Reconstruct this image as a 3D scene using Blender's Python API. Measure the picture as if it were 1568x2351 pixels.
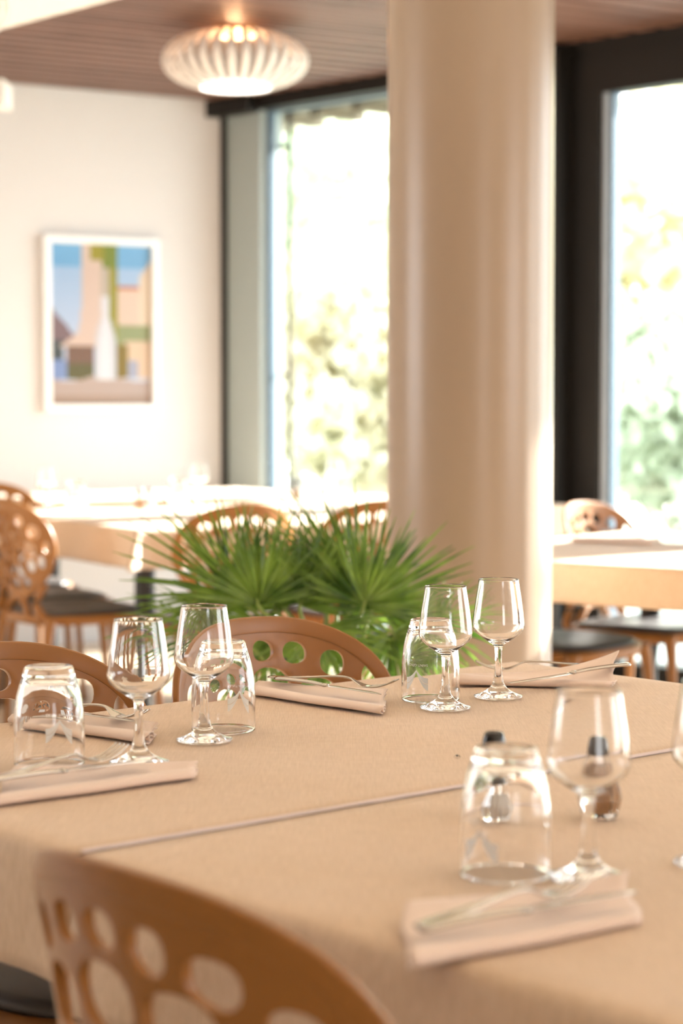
import bpy, bmesh, math, random
from mathutils import Vector, Matrix, geometry
random.seed(7)
for o in list(bpy.data.objects):
    bpy.data.objects.remove(o)
SC = bpy.context.scene
COL = SC.collection
R = math.radians

# ---------------------------------------------------------------- camera
cam_d = bpy.data.cameras.new('camera')
cam = bpy.data.objects.new('camera', cam_d)
COL.objects.link(cam)
SC.camera = cam
cam.location = (0, 0, 1.18)
cam.rotation_euler = (R(90) - math.atan(260 / 4800.0), 0, 0)
cam_d.sensor_fit = 'VERTICAL'
cam_d.sensor_height = 36.0
cam_d.lens = 4800.0 / 2351.0 * 36.0
cam_d.clip_start = 0.05
cam_d.dof.use_dof = True
cam_d.dof.focus_distance = 2.85
cam_d.dof.aperture_fstop = 4.0

# ---------------------------------------------------------------- world (overcast bright daylight)
w = bpy.data.worlds.new('daylight')
SC.world = w
w.use_nodes = True
nt = w.node_tree
bg = nt.nodes['Background']
tc = nt.nodes.new('ShaderNodeTexCoord')
sep = nt.nodes.new('ShaderNodeSeparateXYZ')
cr = nt.nodes.new('ShaderNodeValToRGB')
nt.links.new(tc.outputs['Generated'], sep.inputs[0])
nt.links.new(sep.outputs['Z'], cr.inputs[0])
cr.color_ramp.elements[0].position = 0.0
cr.color_ramp.elements[0].color = (1.0, 0.99, 0.985, 1)
cr.color_ramp.elements[1].position = 0.6
cr.color_ramp.elements[1].color = (0.78, 0.88, 1.0, 1)
nt.links.new(cr.outputs[0], bg.inputs[0])
bg.inputs[1].default_value = 1.0

sun_d = bpy.data.lights.new('sun', 'SUN')
sun_d.energy = 6.0
sun_d.color = (1.0, 0.965, 0.93)
sun_d.angle = R(1.5)
sun = bpy.data.objects.new('sun', sun_d)
COL.objects.link(sun)
sun.rotation_euler = Vector((-0.80, -0.60, -math.tan(R(24)))).to_track_quat('-Z', 'Y').to_euler()

SC.view_settings.view_transform = 'Standard'
SC.view_settings.look = 'None'
SC.view_settings.gamma = 1.0
SC.view_settings.use_curve_mapping = False
SC.view_settings.exposure = 3.05
SC.cycles.use_denoising = True
SC.cycles.max_bounces = 18
SC.cycles.diffuse_bounces = 6
SC.cycles.glossy_bounces = 8
SC.cycles.transmission_bounces = 16
SC.cycles.transparent_max_bounces = 16
SC.cycles.sample_clamp_indirect = 12.0
SC.cycles.blur_glossy = 0.5

# ---------------------------------------------------------------- materials
def mat(name, color, rough=0.5, metal=0.0, spec=None, bump=None, var=None, trans=0.0, ior=None, sheen=0.0, emis=None, coat=0.0, sub=0.0):
    m = bpy.data.materials.new(name)
    m.use_nodes = True
    n = m.node_tree
    b = n.nodes['Principled BSDF']
    b.inputs['Base Color'].default_value = (*color, 1)
    b.inputs['Roughness'].default_value = rough
    b.inputs['Metallic'].default_value = metal
    if spec is not None: b.inputs['Specular IOR Level'].default_value = spec
    b.inputs['Transmission Weight'].default_value = trans
    if ior: b.inputs['IOR'].default_value = ior
    b.inputs['Sheen Weight'].default_value = sheen
    b.inputs['Coat Weight'].default_value = coat
    if emis:
        b.inputs['Emission Color'].default_value = (*emis[0], 1)
        b.inputs['Emission Strength'].default_value = emis[1]
    co = None
    if bump or var:
        co = n.nodes.new('ShaderNodeTexCoord')
    if var:      # (colour2, scale vector, detail)
        mp = n.nodes.new('ShaderNodeMapping'); mp.inputs['Scale'].default_value = var[1]
        no = n.nodes.new('ShaderNodeTexNoise'); no.inputs['Scale'].default_value = 1.0; no.inputs['Detail'].default_value = var[2]
        mx = n.nodes.new('ShaderNodeMix'); mx.data_type = 'RGBA'
        mx.inputs['A'].default_value = (*color, 1); mx.inputs['B'].default_value = (*var[0], 1)
        rp = n.nodes.new('ShaderNodeValToRGB'); rp.color_ramp.elements[0].position = 0.35; rp.color_ramp.elements[1].position = 0.65
        n.links.new(co.outputs['Object'], mp.inputs[0]); n.links.new(mp.outputs[0], no.inputs['Vector'])
        n.links.new(no.outputs[0], rp.inputs[0]); n.links.new(rp.outputs[0], mx.inputs['Factor'])
        n.links.new(mx.outputs['Result'], b.inputs['Base Color'])
    if bump:     # (scale, strength, distance)
        nb = n.nodes.new('ShaderNodeTexNoise'); nb.inputs['Scale'].default_value = bump[0]; nb.inputs['Detail'].default_value = 3
        bp = n.nodes.new('ShaderNodeBump'); bp.inputs['Strength'].default_value = bump[1]; bp.inputs['Distance'].default_value = bump[2]
        n.links.new(co.outputs['Object'], nb.inputs['Vector']); n.links.new(nb.outputs[0], bp.inputs['Height'])
        n.links.new(bp.outputs[0], b.inputs['Normal'])
    return m

def cloth_mat(name, color, color2, weave=900.0):
    m = bpy.data.materials.new(name); m.use_nodes = True
    n = m.node_tree; b = n.nodes['Principled BSDF']
    b.inputs['Roughness'].default_value = 0.72
    b.inputs['Sheen Weight'].default_value = 0.15
    co = n.nodes.new('ShaderNodeTexCoord')
    fac = None; hs = []
    for k, sc in enumerate(((22, 520, 60), (520, 22, 60))):
        mp = n.nodes.new('ShaderNodeMapping'); mp.inputs['Scale'].default_value = sc
        no = n.nodes.new('ShaderNodeTexNoise'); no.inputs['Scale'].default_value = 1; no.inputs['Detail'].default_value = 3
        n.links.new(co.outputs['Object'], mp.inputs[0]); n.links.new(mp.outputs[0], no.inputs['Vector'])
        hs.append(no)
    ad = n.nodes.new('ShaderNodeMath'); ad.operation = 'ADD'
    n.links.new(hs[0].outputs[0], ad.inputs[0]); n.links.new(hs[1].outputs[0], ad.inputs[1])
    rp = n.nodes.new('ShaderNodeMapRange')
    rp.inputs['From Min'].default_value = 0.75; rp.inputs['From Max'].default_value = 1.25
    n.links.new(ad.outputs[0], rp.inputs[0])
    mx = n.nodes.new('ShaderNodeMix'); mx.data_type = 'RGBA'
    mx.inputs['A'].default_value = (*color, 1); mx.inputs['B'].default_value = (*color2, 1)
    n.links.new(rp.outputs[0], mx.inputs['Factor']); n.links.new(mx.outputs['Result'], b.inputs['Base Color'])
    wv = []
    for d in ('X', 'Y'):
        wn = n.nodes.new('ShaderNodeTexWave'); wn.bands_direction = d; wn.inputs['Scale'].default_value = weave / 6.28
        wn.inputs['Distortion'].default_value = 1.0
        n.links.new(co.outputs['Object'], wn.inputs['Vector']); wv.append(wn)
    a2 = n.nodes.new('ShaderNodeMath'); a2.operation = 'MULTIPLY'
    n.links.new(wv[0].outputs['Fac'], a2.inputs[0]); n.links.new(wv[1].outputs['Fac'], a2.inputs[1])
    bp = n.nodes.new('ShaderNodeBump'); bp.inputs['Strength'].default_value = 0.35; bp.inputs['Distance'].default_value = 0.0006
    n.links.new(a2.outputs[0], bp.inputs['Height']); n.links.new(bp.outputs[0], b.inputs['Normal'])
    return m

def pane_mat():
    m = bpy.data.materials.new('window_glass'); m.use_nodes = True
    n = m.node_tree
    for x in list(n.nodes):
        if x.type == 'BSDF_PRINCIPLED': n.nodes.remove(x)
    out = [x for x in n.nodes if x.type == 'OUTPUT_MATERIAL'][0]
    tr = n.nodes.new('ShaderNodeBsdfTransparent'); tr.inputs[0].default_value = (0.97, 0.99, 0.98, 1)
    gl = n.nodes.new('ShaderNodeBsdfGlossy'); gl.inputs['Roughness'].default_value = 0.02
    lw = n.nodes.new('ShaderNodeLayerWeight'); lw.inputs['Blend'].default_value = 0.5
    pw = n.nodes.new('ShaderNodeMath'); pw.operation = 'POWER'; pw.inputs[1].default_value = 5.0
    fr = n.nodes.new('ShaderNodeMath'); fr.operation = 'MULTIPLY_ADD'; fr.inputs[1].default_value = 0.8; fr.inputs[2].default_value = 0.03
    n.links.new(lw.outputs['Facing'], pw.inputs[0]); n.links.new(pw.outputs[0], fr.inputs[0])
    mx = n.nodes.new('ShaderNodeMixShader')
    n.links.new(fr.outputs[0], mx.inputs[0]); n.links.new(tr.outputs[0], mx.inputs[1]); n.links.new(gl.outputs[0], mx.inputs[2])
    n.links.new(mx.outputs[0], out.inputs[0])
    return m

M = {}
M['wall'] = mat('white_wall_paint', (0.66, 0.642, 0.637), 0.7, bump=(60, 0.08, 0.002))
M['soffit'] = mat('white_ceiling_paint', (0.82, 0.79, 0.75), 0.7)
M['slat'] = mat('walnut_ceiling_slats', (0.120, 0.056, 0.036), 0.5, var=((0.17, 0.085, 0.058), (3, 3, 3), 3))
M['slat2'] = mat('lighter_walnut_ceiling_slats', (0.165, 0.085, 0.06), 0.5)
M['gap'] = mat('dark_ceiling_void', (0.035, 0.018, 0.012), 0.9)
M['floor'] = mat('speckled_beige_floor', (0.60, 0.49, 0.37), 0.32, var=((0.50, 0.38, 0.26), (60, 60, 60), 4))
M['column'] = mat('beige_column_paint', (0.265, 0.19, 0.135), 0.3, bump=(9, 0.08, 0.004))
M['frame'] = mat('black_window_aluminium', (0.009, 0.0075, 0.006), 0.5, spec=0.25)
M['panel'] = mat('grey_green_window_panel', (0.34, 0.39, 0.38), 0.45)
M['bluegrey'] = mat('blue_grey_gasket', (0.10, 0.15, 0.20), 0.35)
M['silver'] = mat('brushed_silver_strip', (0.45, 0.48, 0.52), 0.35, metal=0.4)
M['pane'] = pane_mat()
M['cloth'] = cloth_mat('beige_woven_tablecloth', (0.54, 0.385, 0.255), (0.65, 0.485, 0.345))
M['hem'] = mat('pale_lilac_hem', (0.66, 0.56, 0.545), 0.85, bump=(600, 0.6, 0.001))
M['napkin'] = mat('pale_pink_beige_napkin', (0.74, 0.585, 0.49), 0.75, sheen=0.3, bump=(1200, 0.2, 0.0004), var=((0.69, 0.53, 0.43), (5, 5, 5), 2))
M['steel'] = mat('polished_cutlery_steel', (0.50, 0.46, 0.41), 0.16, metal=1.0)
M['glass'] = mat('clear_table_glass', (1, 1, 1), 0.0, trans=1.0, ior=1.47)
M['decal'] = mat('white_glass_print', (0.92, 0.91, 0.90), 0.5)
M['chair'] = mat('caramel_brown_plastic', (0.27, 0.107, 0.022), 0.38, spec=0.4, bump=(500, 0.05, 0.0004))
M['seat'] = mat('charcoal_seat_pad', (0.075, 0.066, 0.062), 0.42, bump=(300, 0.1, 0.0006))
M['black'] = mat('black_powder_coated_metal', (0.012, 0.011, 0.011), 0.4)
M['cap'] = mat('black_shaker_cap', (0.010, 0.009, 0.009), 0.22)
M['salt'] = mat('white_salt', (0.85, 0.82, 0.78), 0.8)
M['pepper'] = mat('ground_brown_pepper', (0.52, 0.28, 0.12), 0.8, var=((0.34, 0.17, 0.07), (500, 500, 500), 3))
M['lampwhite'] = mat('white_lamp_slats', (0.82, 0.78, 0.74), 0.4)
M['bulb'] = mat('lit_lamp_diffuser', (1, 0.95, 0.9), 0.4, emis=((1.0, 0.92, 0.86), 0.5))
M['shade'] = mat('grey_inner_lamp_shade', (0.42, 0.39, 0.37), 0.5)
M['brass'] = mat('warm_copper_lamp_plate', (0.75, 0.42, 0.20), 0.3, metal=0.7)
M['picframe'] = mat('white_picture_frame', (0.85, 0.86, 0.86), 0.35)
M['leaf'] = mat('palm_leaf_green', (0.036, 0.095, 0.007), 0.28, var=((0.19, 0.30, 0.045), (14, 14, 14), 3))
M['petiole'] = mat('palm_stalk_green', (0.16, 0.22, 0.04), 0.45)
M['trunkfibre'] = mat('brown_palm_fibre', (0.10, 0.055, 0.025), 0.9, bump=(80, 0.8, 0.01))
M['soil'] = mat('potting_soil', (0.05, 0.032, 0.02), 0.95)
M['pot'] = mat('dark_brown_planter', (0.10, 0.065, 0.045), 0.5)
M['bark'] = mat('tree_bark', (0.34, 0.30, 0.26), 0.9)
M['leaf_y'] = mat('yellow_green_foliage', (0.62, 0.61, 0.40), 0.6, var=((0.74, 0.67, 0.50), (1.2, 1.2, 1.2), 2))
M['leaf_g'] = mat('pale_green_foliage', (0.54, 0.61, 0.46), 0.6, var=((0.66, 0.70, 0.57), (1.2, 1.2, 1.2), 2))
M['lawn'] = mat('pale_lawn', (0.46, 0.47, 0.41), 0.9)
M['eave'] = mat('brown_eave_boards', (0.16, 0.13, 0.08), 0.7)
M['fly'] = mat('dark_fly', (0.02, 0.012, 0.008), 0.4)
M['wing'] = mat('fly_wing', (0.25, 0.2, 0.16), 0.3)

def tint_backlight(m, amount):
    """leaves let daylight through"""
    n = m.node_tree; b = n.nodes['Principled BSDF']
    out = [x for x in n.nodes if x.type == 'OUTPUT_MATERIAL'][0]
    t = n.nodes.new('ShaderNodeBsdfTranslucent'); mx = n.nodes.new('ShaderNodeMixShader'); mx.inputs[0].default_value = amount
    src = b.inputs['Base Color'].links
    if src: n.links.new(src[0].from_socket, t.inputs[0])
    else: t.inputs[0].default_value = b.inputs['Base Color'].default_value
    n.links.new(b.outputs[0], mx.inputs[1]); n.links.new(t.outputs[0], mx.inputs[2]); n.links.new(mx.outputs[0], out.inputs[0])
for k in ('leaf', 'leaf_y', 'leaf_g', 'decal'): tint_backlight(M[k], 0.35 if k == 'leaf' else 0.5)

# ---------------------------------------------------------------- helpers
def obj(name, bm, m, parent=None, smooth=False, loc=None):
    me = bpy.data.meshes.new(name)
    bmesh.ops.recalc_face_normals(bm, faces=bm.faces[:])
    bm.to_mesh(me); bm.free()
    for mm in (m if isinstance(m, (list, tuple)) else [m]): me.materials.append(mm)
    if smooth:
        for p in me.polygons: p.use_smooth = True
    o = bpy.data.objects.new(name, me)
    COL.objects.link(o)
    if parent: o.parent = parent
    if loc: o.location = loc
    return o
def thing(name, label, cat, loc=(0, 0, 0), rotz=0, group=None):
    o = bpy.data.objects.new(name, None)
    o.empty_display_size = 0.05
    COL.objects.link(o)
    o.location = loc; o.rotation_euler = (0, 0, rotz)
    o['label'] = label; o['category'] = cat
    if group: o['group'] = group
    return o
def tag(o, label, cat, group=None, kind=None):
    o['label'] = label; o['category'] = cat
    if group: o['group'] = group
    if kind: o['kind'] = kind
    return o
def struct(name, bm, m, parent=None, smooth=False):
    o = obj(name, bm, m, parent, smooth)
    if parent is None: o['kind'] = 'structure'
    return o
def dup(root, loc, rotz, label=None, group=None):
    r = root.copy(); COL.objects.link(r)
    r.location = loc; r.rotation_euler = (0, 0, rotz)
    if label: r['label'] = label
    if group: r['group'] = group
    for ch in list(root.children):
        c = ch.copy(); COL.objects.link(c); c.parent = r
        for g in list(ch.children):
            d = g.copy(); COL.objects.link(d); d.parent = c
    return r
def box(bm, lo, hi, mtx=None, mi=0):
    vs = [bm.verts.new((x, y, z)) for x in (lo[0], hi[0]) for y in (lo[1], hi[1]) for z in (lo[2], hi[2])]
    if mtx:
        for v in vs: v.co = mtx @ v.co
    for q in ((0, 1, 3, 2), (4, 6, 7, 5), (0, 4, 5, 1), (2, 3, 7, 6), (0, 2, 6, 4), (1, 5, 7, 3)):
        f = bm.faces.new([vs[i] for i in q]); f.material_index = mi
def lathe(bm, prof, n=48, close=False, mtx=None):
    rings = []
    for r, z in prof:
        if r < 1e-6: rings.append([bm.verts.new((0, 0, z))])
        else: rings.append([bm.verts.new((r * math.cos(2 * math.pi * k / n), r * math.sin(2 * math.pi * k / n), z)) for k in range(n)])
    pairs = list(zip(rings, rings[1:]))
    if close: pairs.append((rings[-1], rings[0]))
    for a, b in pairs:
        for k in range(n):
            k2 = (k + 1) % n
            if len(a) == 1 and len(b) == 1: continue
            if len(a) == 1: bm.faces.new((a[0], b[k], b[k2]))
            elif len(b) == 1: bm.faces.new((a[k], b[0], a[k2]))
            else: bm.faces.new((a[k], b[k], b[k2], a[k2]))
    if mtx:
        for r in rings:
            for v in r: v.co = mtx @ v.co
def tube(bm, pts, rad, n=8, flat=1.0, cap=True):
    """swept tube; rad a number or list; flat squashes the section's vertical axis"""
    pts = [Vector(p) for p in pts]
    rings = []
    for i, p in enumerate(pts):
        t = (pts[min(i + 1, len(pts) - 1)] - pts[max(i - 1, 0)]).normalized()
        up = Vector((0, 0, 1)) if abs(t.z) < 0.95 else Vector((0, 1, 0))
        sx = t.cross(up).normalized(); sy = sx.cross(t).normalized()
        r = rad[i] if isinstance(rad, (list, tuple)) else rad
        rx, ry = r if isinstance(r, (list, tuple)) else (r, r * flat)
        rings.append([bm.verts.new(p + sx * (rx * math.cos(2 * math.pi * k / n)) + sy * (ry * math.sin(2 * math.pi * k / n))) for k in range(n)])
    for a, b in zip(rings, rings[1:]):
        for k in range(n): bm.faces.new((a[k], a[(k + 1) % n], b[(k + 1) % n], b[k]))
    if cap:
        bm.faces.new(rings[0][::-1]); bm.faces.new(rings[-1])
def smoothpts(pts, n=6):
    out = []
    P = [Vector(p) for p in pts]
    for i in range(len(P) - 1):
        p0 = P[max(i - 1, 0)]; p1 = P[i]; p2 = P[i + 1]; p3 = P[min(i + 2, len(P) - 1)]
        for k in range(n):
            t = k / n
            out.append(0.5 * ((2 * p1) + (p2 - p0) * t + (2 * p0 - 5 * p1 + 4 * p2 - p3) * t * t + (3 * p1 - p0 - 3 * p2 + p3) * t ** 3))
    out.append(P[-1])
    return out
def frame_mtx(origin, xdir, zoff=0.0):
    x = Vector((xdir[0], xdir[1], 0)).normalized(); z = Vector((0, 0, 1)); y = z.cross(x)
    m = Matrix((x, y, z)).transposed().to_4x4()
    m.translation = Vector((origin[0], origin[1], zoff))
    return m

# ================================================================= ROOM
CEIL = 2.65
K = Vector((-0.604, 10.479))             # room corner
DL = Vector((-0.8486, -0.5290))          # along the picture wall, toward the camera's left
DW = Vector((0.676, -0.737))             # along the window wall, toward the camera's right
L1 = K + DL * 5.0
E1 = K + DW * 8.6
W2, W3 = Vector((-4.9, -4.0)), Vector((5.6, -4.0))

def wall(name, p0, p1, t, h, openings, m, z0=0.0):
    """wall from p0 to p1, room on the right-hand side of p0->p1 is local -y; openings (a, b, z0, z1)"""
    mt = frame_mtx(p0, p1 - p0)
    Ln = (p1 - p0).length
    bm = bmesh.new()
    x = 0.0
    for a, b, c, d in sorted(openings):
        if a > x: box(bm, (x, 0, z0), (a, t, h), mt)
        if c > z0: box(bm, (a, 0, z0), (b, t, c), mt)
        if d < h: box(bm, (a, 0, d), (b, t, h), mt)
        x = b
    if x < Ln: box(bm, (x, 0, z0), (Ln, t, h), mt)
    return struct(name, bm, m)

# floor, one polygon slab
def slab(name, pts, z0, z1, m):
    bm = bmesh.new()
    lo = [bm.verts.new((p[0], p[1], z0)) for p in pts]; hi = [bm.verts.new((p[0], p[1], z1)) for p in pts]
    bm.faces.new(lo[::-1]); bm.faces.new(hi)
    for i in range(len(pts)):
        j = (i + 1) % len(pts)
        bm.faces.new((lo[i], lo[j], hi[j], hi[i]))
    return struct(name, bm, m)
plan = [K, L1, W2, W3, E1]
slab('floor', plan, -0.12, 0.0, M['floor'])

# slatted timber ceiling: dark void board with real boards under it
bm = bmesh.new()
SD = Vector((0.8486, 0.5290))            # slat direction
SN = Vector((-SD.y, SD.x))
def clip(poly, a, n, keep):
    """clip polygon by half plane (p-a).n*keep>=0"""
    out = []
    for i in range(len(poly)):
        p, q = poly[i], poly[(i + 1) % len(poly)]
        dp, dq = (p - a).dot(n) * keep, (q - a).dot(n) * keep
        if dp >= 0: out.append(p)
        if dp * dq < 0: out.append(p + (q - p) * (dp / (dp - dq)))
    return out
def prism(bm, pts, z0, z1, mi=0):
    lo = [bm.verts.new((p[0], p[1], z0)) for p in pts]; hi = [bm.verts.new((p[0], p[1], z1)) for p in pts]
    fs = [bm.faces.new(lo[::-1]), bm.faces.new(hi)]
    for i in range(len(pts)):
        j = (i + 1) % len(pts); fs.append(bm.faces.new((lo[i], lo[j], hi[j], hi[i])))
    for f in fs: f.material_index = mi
BE = Vector((-1.092, 7.182)); BD = Vector((0.6388, -0.7694)); BN = Vector((0.7694, 0.6388))   # far edge of the dropped soffit
upper = clip(plan, BE - BN * 0.15, BN, 1)
prism(bm, upper, CEIL + 0.03, CEIL + 0.14, 1)
pitch = 0.130
dd = [(p - K).dot(SN) for p in upper]
k = math.floor(min(dd) / pitch)
while k * pitch < max(dd):
    s = clip(clip(upper, K + SN * (k * pitch), SN, 1), K + SN * (k * pitch + 0.092), SN, -1)
    if len(s) >= 3: prism(bm, s, CEIL, CEIL + 0.029, 2 if k % 3 == 0 else 0)
    k += 1
struct('ceiling', bm, [M['slat'], M['gap'], M['slat2']])
lower = clip(plan, BE, BN, -1)
slab('trim_1', lower, 2.45, 2.60, M['soffit'])          # dropped white soffit over the near half of the room
bm = bmesh.new()                                        # its riser
mt = frame_mtx(BE - BD * 4, BD)
box(bm, (0, -0.06, 2.60), (9.3, 0.0, CEIL + 0.03), mt)
struct('trim_2', bm, M['soffit'])

wall('wall_left', L1, K, 0.2, CEIL + 0.1, [], M['wall'])
wall('wall_west', W2, L1, 0.2, CEIL + 0.1, [(7.6, 9.8, 0.9, 2.3)], M['wall'])
wall('wall_rear', W3, W2, 0.2, CEIL + 0.1, [(2.0, 3.6, 0.9, 2.3)], M['wall'])
wall('wall_right', E1, W3, 0.2, CEIL + 0.1, [(1.2, 3.6, 0.9, 2.3)], M['wall'])

# window wall: black aluminium, posts and header as structure, each window with frame and pane
mw = frame_mtx(K, DW)
def wbox(bm, lo, hi, mi=0): box(bm, lo, hi, mw, mi)
bm = bmesh.new()
wbox(bm, (0.0, -0.02, 2.585), (8.6, 0.22, CEIL + 0.1))          # header
wbox(bm, (-0.04, -0.08, 2.57), (0.30, 0.0, CEIL))               # header bracket in the corner
wbox(bm, (0.0, 0.0, 0.0), (8.6, 0.22, 0.06))                    # sill
wbox(bm, (2.16, -0.12, 0.0), (2.34, 0.22, 2.62))                # post behind the column
wbox(bm, (4.36, -0.05, 0.0), (4.56, 0.22, 2.62)); wbox(bm, (6.4, -0.05, 0.0), (6.6, 0.22, 2.62)); wbox(bm, (8.4, -0.05, 0.0), (8.6, 0.22, 2.62))
struct('wall_back', bm, M['frame'])
bm = bmesh.new()
wbox(bm, (0.0, 0.0, 0.06), (0.032, 0.2, 2.585))
struct('trim_3', bm, M['frame'])
bm = bmesh.new()
wbox(bm, (0.032, 0.02, 0.06), (0.285, 0.16, 2.585))
struct('trim_4', bm, M['panel'])
def window(n, a, b, z0, z1, fw, y0, y1, m, gasket=None):
    bm = bmesh.new()
    wbox(bm, (a, y0, 0.06), (a + fw, y1, 2.585)); wbox(bm, (b - fw, y0, 0.06), (b, y1, 2.585))
    wbox(bm, (a + fw, y0, 0.06), (b - fw, y1, z0)); wbox(bm, (a + fw, y0, z1), (b - fw, y1, 2.585))
    f = struct('window_%d' % n, bm, m)
    if gasket:
        bm = bmesh.new()
        g = gasket
        wbox(bm, (a + fw, y0 + 0.02, z0), (a + fw + g, y1 - 0.01, z1)); wbox(bm, (b - fw - g, y0 + 0.02, z0), (b - fw, y1 - 0.01, z1))
        obj('glazing_strip', bm, M['silver'], f)
        bm = bmesh.new()
        wbox(bm, (a + fw + g, y0 + 0.04, z0), (a + fw + g + 0.02, y1 - 0.02, z1)); wbox(bm, (b - fw - g - 0.02, y0 + 0.04, z0), (b - fw - g, y1 - 0.02, z1))
        obj('gasket', bm, M['bluegrey'], f)
        bm = bmesh.new()
    else: bm = bmesh.new()
    ym = (y0 + y1) / 2
    wbox(bm, (a + fw, ym - 0.006, z0), (b - fw, ym + 0.006, z1))
    obj('pane', bm, M['pane'], f)
    return f
window(1, 0.285, 2.16, 0.12, 2.575, 0.022, 0.06, 0.10, M['bluegrey'])
window(2, 2.34, 4.36, 0.10, 2.43, 0.148, -0.03, 0.075, M['frame'], 0.020)
window(3, 4.56, 6.40, 0.10, 2.43, 0.10, -0.03, 0.14, M['frame'])
window(4, 6.60, 8.40, 0.10, 2.43, 0.10, -0.03, 0.14, M['frame'])
# slim post outside the first window with its brackets, and the eave
bm = bmesh.new()
wbox(bm, (0.372, 0.12, 0.0), (0.388, 0.135, 2.60)); wbox(bm, (0.30, 0.12, 2.40), (0.388, 0.135, 2.42)); wbox(bm, (0.30, 0.12, 1.29), (0.388, 0.135, 1.305))
struct('trim_5', bm, M['frame'])
bm = bmesh.new()
wbox(bm, (-0.6, 0.22, 2.60), (9.0, 0.55, 2.72))
for i in range(32): wbox(bm, (-0.5 + i * 0.3, 0.24, 2.56), (-0.42 + i * 0.3, 0.54, 2.60))
struct('trim_6', bm, M['eave'])
# stub of a beam fixed high on the picture wall
bm = bmesh.new()
box(bm, (-1.42, 8.40, 2.355), (-1.345, 8.62, 2.452))
struct('trim_7', bm, M['soffit'])

# round column
bm = bmesh.new()
lathe(bm, [(0.205, 0), (0.205, 1.3), (0.205, CEIL)], 96)
col = obj('column', bm, M['column'], smooth=True, loc=(0.319, 5.2, 0))
col['kind'] = 'structure'

# ================================================================= OUTDOORS
bm = bmesh.new()
n2 = Vector((0.737, 0.676))
q = [K + DW * -16 + n2 * 0.24, K + DW * 24 + n2 * 0.24, K + DW * 24 + n2 * 40, K + DW * -16 + n2 * 40]
prism(bm, q, -0.35, -0.12)
tag(obj('lawn', bm, M['lawn']), 'pale sunlit lawn outside the tall windows', 'grass', kind='stuff')
def tree(x, y, h, r, key, label, nleaf=2600, seed=1, name='tree', grp='trees outside the windows'):
    rnd = random.Random(seed)
    t = thing(name, label, name, (x, y, -0.12), 0, grp)
    bm = bmesh.new()
    tube(bm, smoothpts([(0, 0, 0), (0.1, 0.05, h * 0.3), (-0.05, 0.1, h * 0.6), (0, 0, h * 0.85)]), [0.16 - 0.005 * i for i in range(19)], 8)
    for a in range(6):
        an = a * 1.05; z0 = h * (0.3 + 0.07 * a)
        tube(bm, [(0, 0.05, z0), (math.cos(an) * r * 0.35, math.sin(an) * r * 0.35, z0 + 0.5), (math.cos(an) * r * 0.7, math.sin(an) * r * 0.7, z0 + 1.1)], [0.06, 0.04, 0.015], 6)
    obj('trunk', bm, M['bark'], t, True)
    bm = bmesh.new()
    cl = []
    for _ in range(26):
        while True:
            p = Vector((rnd.uniform(-1, 1), rnd.uniform(-1, 1), rnd.uniform(-1, 1)))
            if p.length < 1: break
        cl.append((Vector((p.x * r, p.y * r, h * 0.58 + p.z * h * 0.42)), r * rnd.uniform(0.25, 0.45)))
    for _ in range(nleaf):
        c, cr_ = rnd.choice(cl)
        d = Vector((rnd.gauss(0, 1), rnd.gauss(0, 1), rnd.gauss(0, 1))).normalized()
        p = c + d * cr_ * rnd.uniform(0.6, 1)
        a = Vector((rnd.gauss(0, 1), rnd.gauss(0, 1), rnd.gauss(0, 1))).normalized(); b = a.cross(d + Vector((0.1, 0, 0))).normalized()
        s = rnd.uniform(0.10, 0.2) * (0.6 if name == 'shrub' else 1.0)
        vs = [bm.verts.new(p + a * s), bm.verts.new(p + b * s * 0.5), bm.verts.new(p - a * s), bm.verts.new(p - b * s * 0.5)]
        bm.faces.new(vs)
    obj('foliage', bm, M[key], t)
    return t
tree(-0.4, 19.4, 6.4, 2.3, 'leaf_g', 'pale green tree seen through the left window', 5200, seed=3)
tree(-3.9, 22.5, 5.2, 2.0, 'leaf_y', 'yellow green tree left of the one in the left window', seed=4)
tree(1.2, 27.0, 7.6, 2.8, 'leaf_y', 'tall yellowish tree at the back of the garden', seed=9)
tree(3.9, 17.0, 5.8, 2.0, 'leaf_y', 'yellow green tree in the right window', 5200, seed=6)
tree(8.6, 22.6, 5.6, 2.3, 'leaf_g', 'green tree behind the yellow one in the right window', seed=7)
tree(0.20, 16.2, 2.3, 1.2, 'leaf_y', 'low yellow green shrub outside the left window', 6000, 12, 'shrub', 'shrubs outside the windows')
tree(-2.4, 17.2, 2.1, 1.1, 'leaf_g', 'low green shrub left of the yellow one outside', 4000, 13, 'shrub', 'shrubs outside the windows')
tree(2.5, 14.0, 2.0, 1.0, 'leaf_g', 'low green shrub outside the right window', 6000, 14, 'shrub', 'shrubs outside the windows')
tree(8.3, 15.2, 4.8, 1.9, 'leaf_y', 'yellowish tree far to the right of the garden', seed=8)

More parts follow.
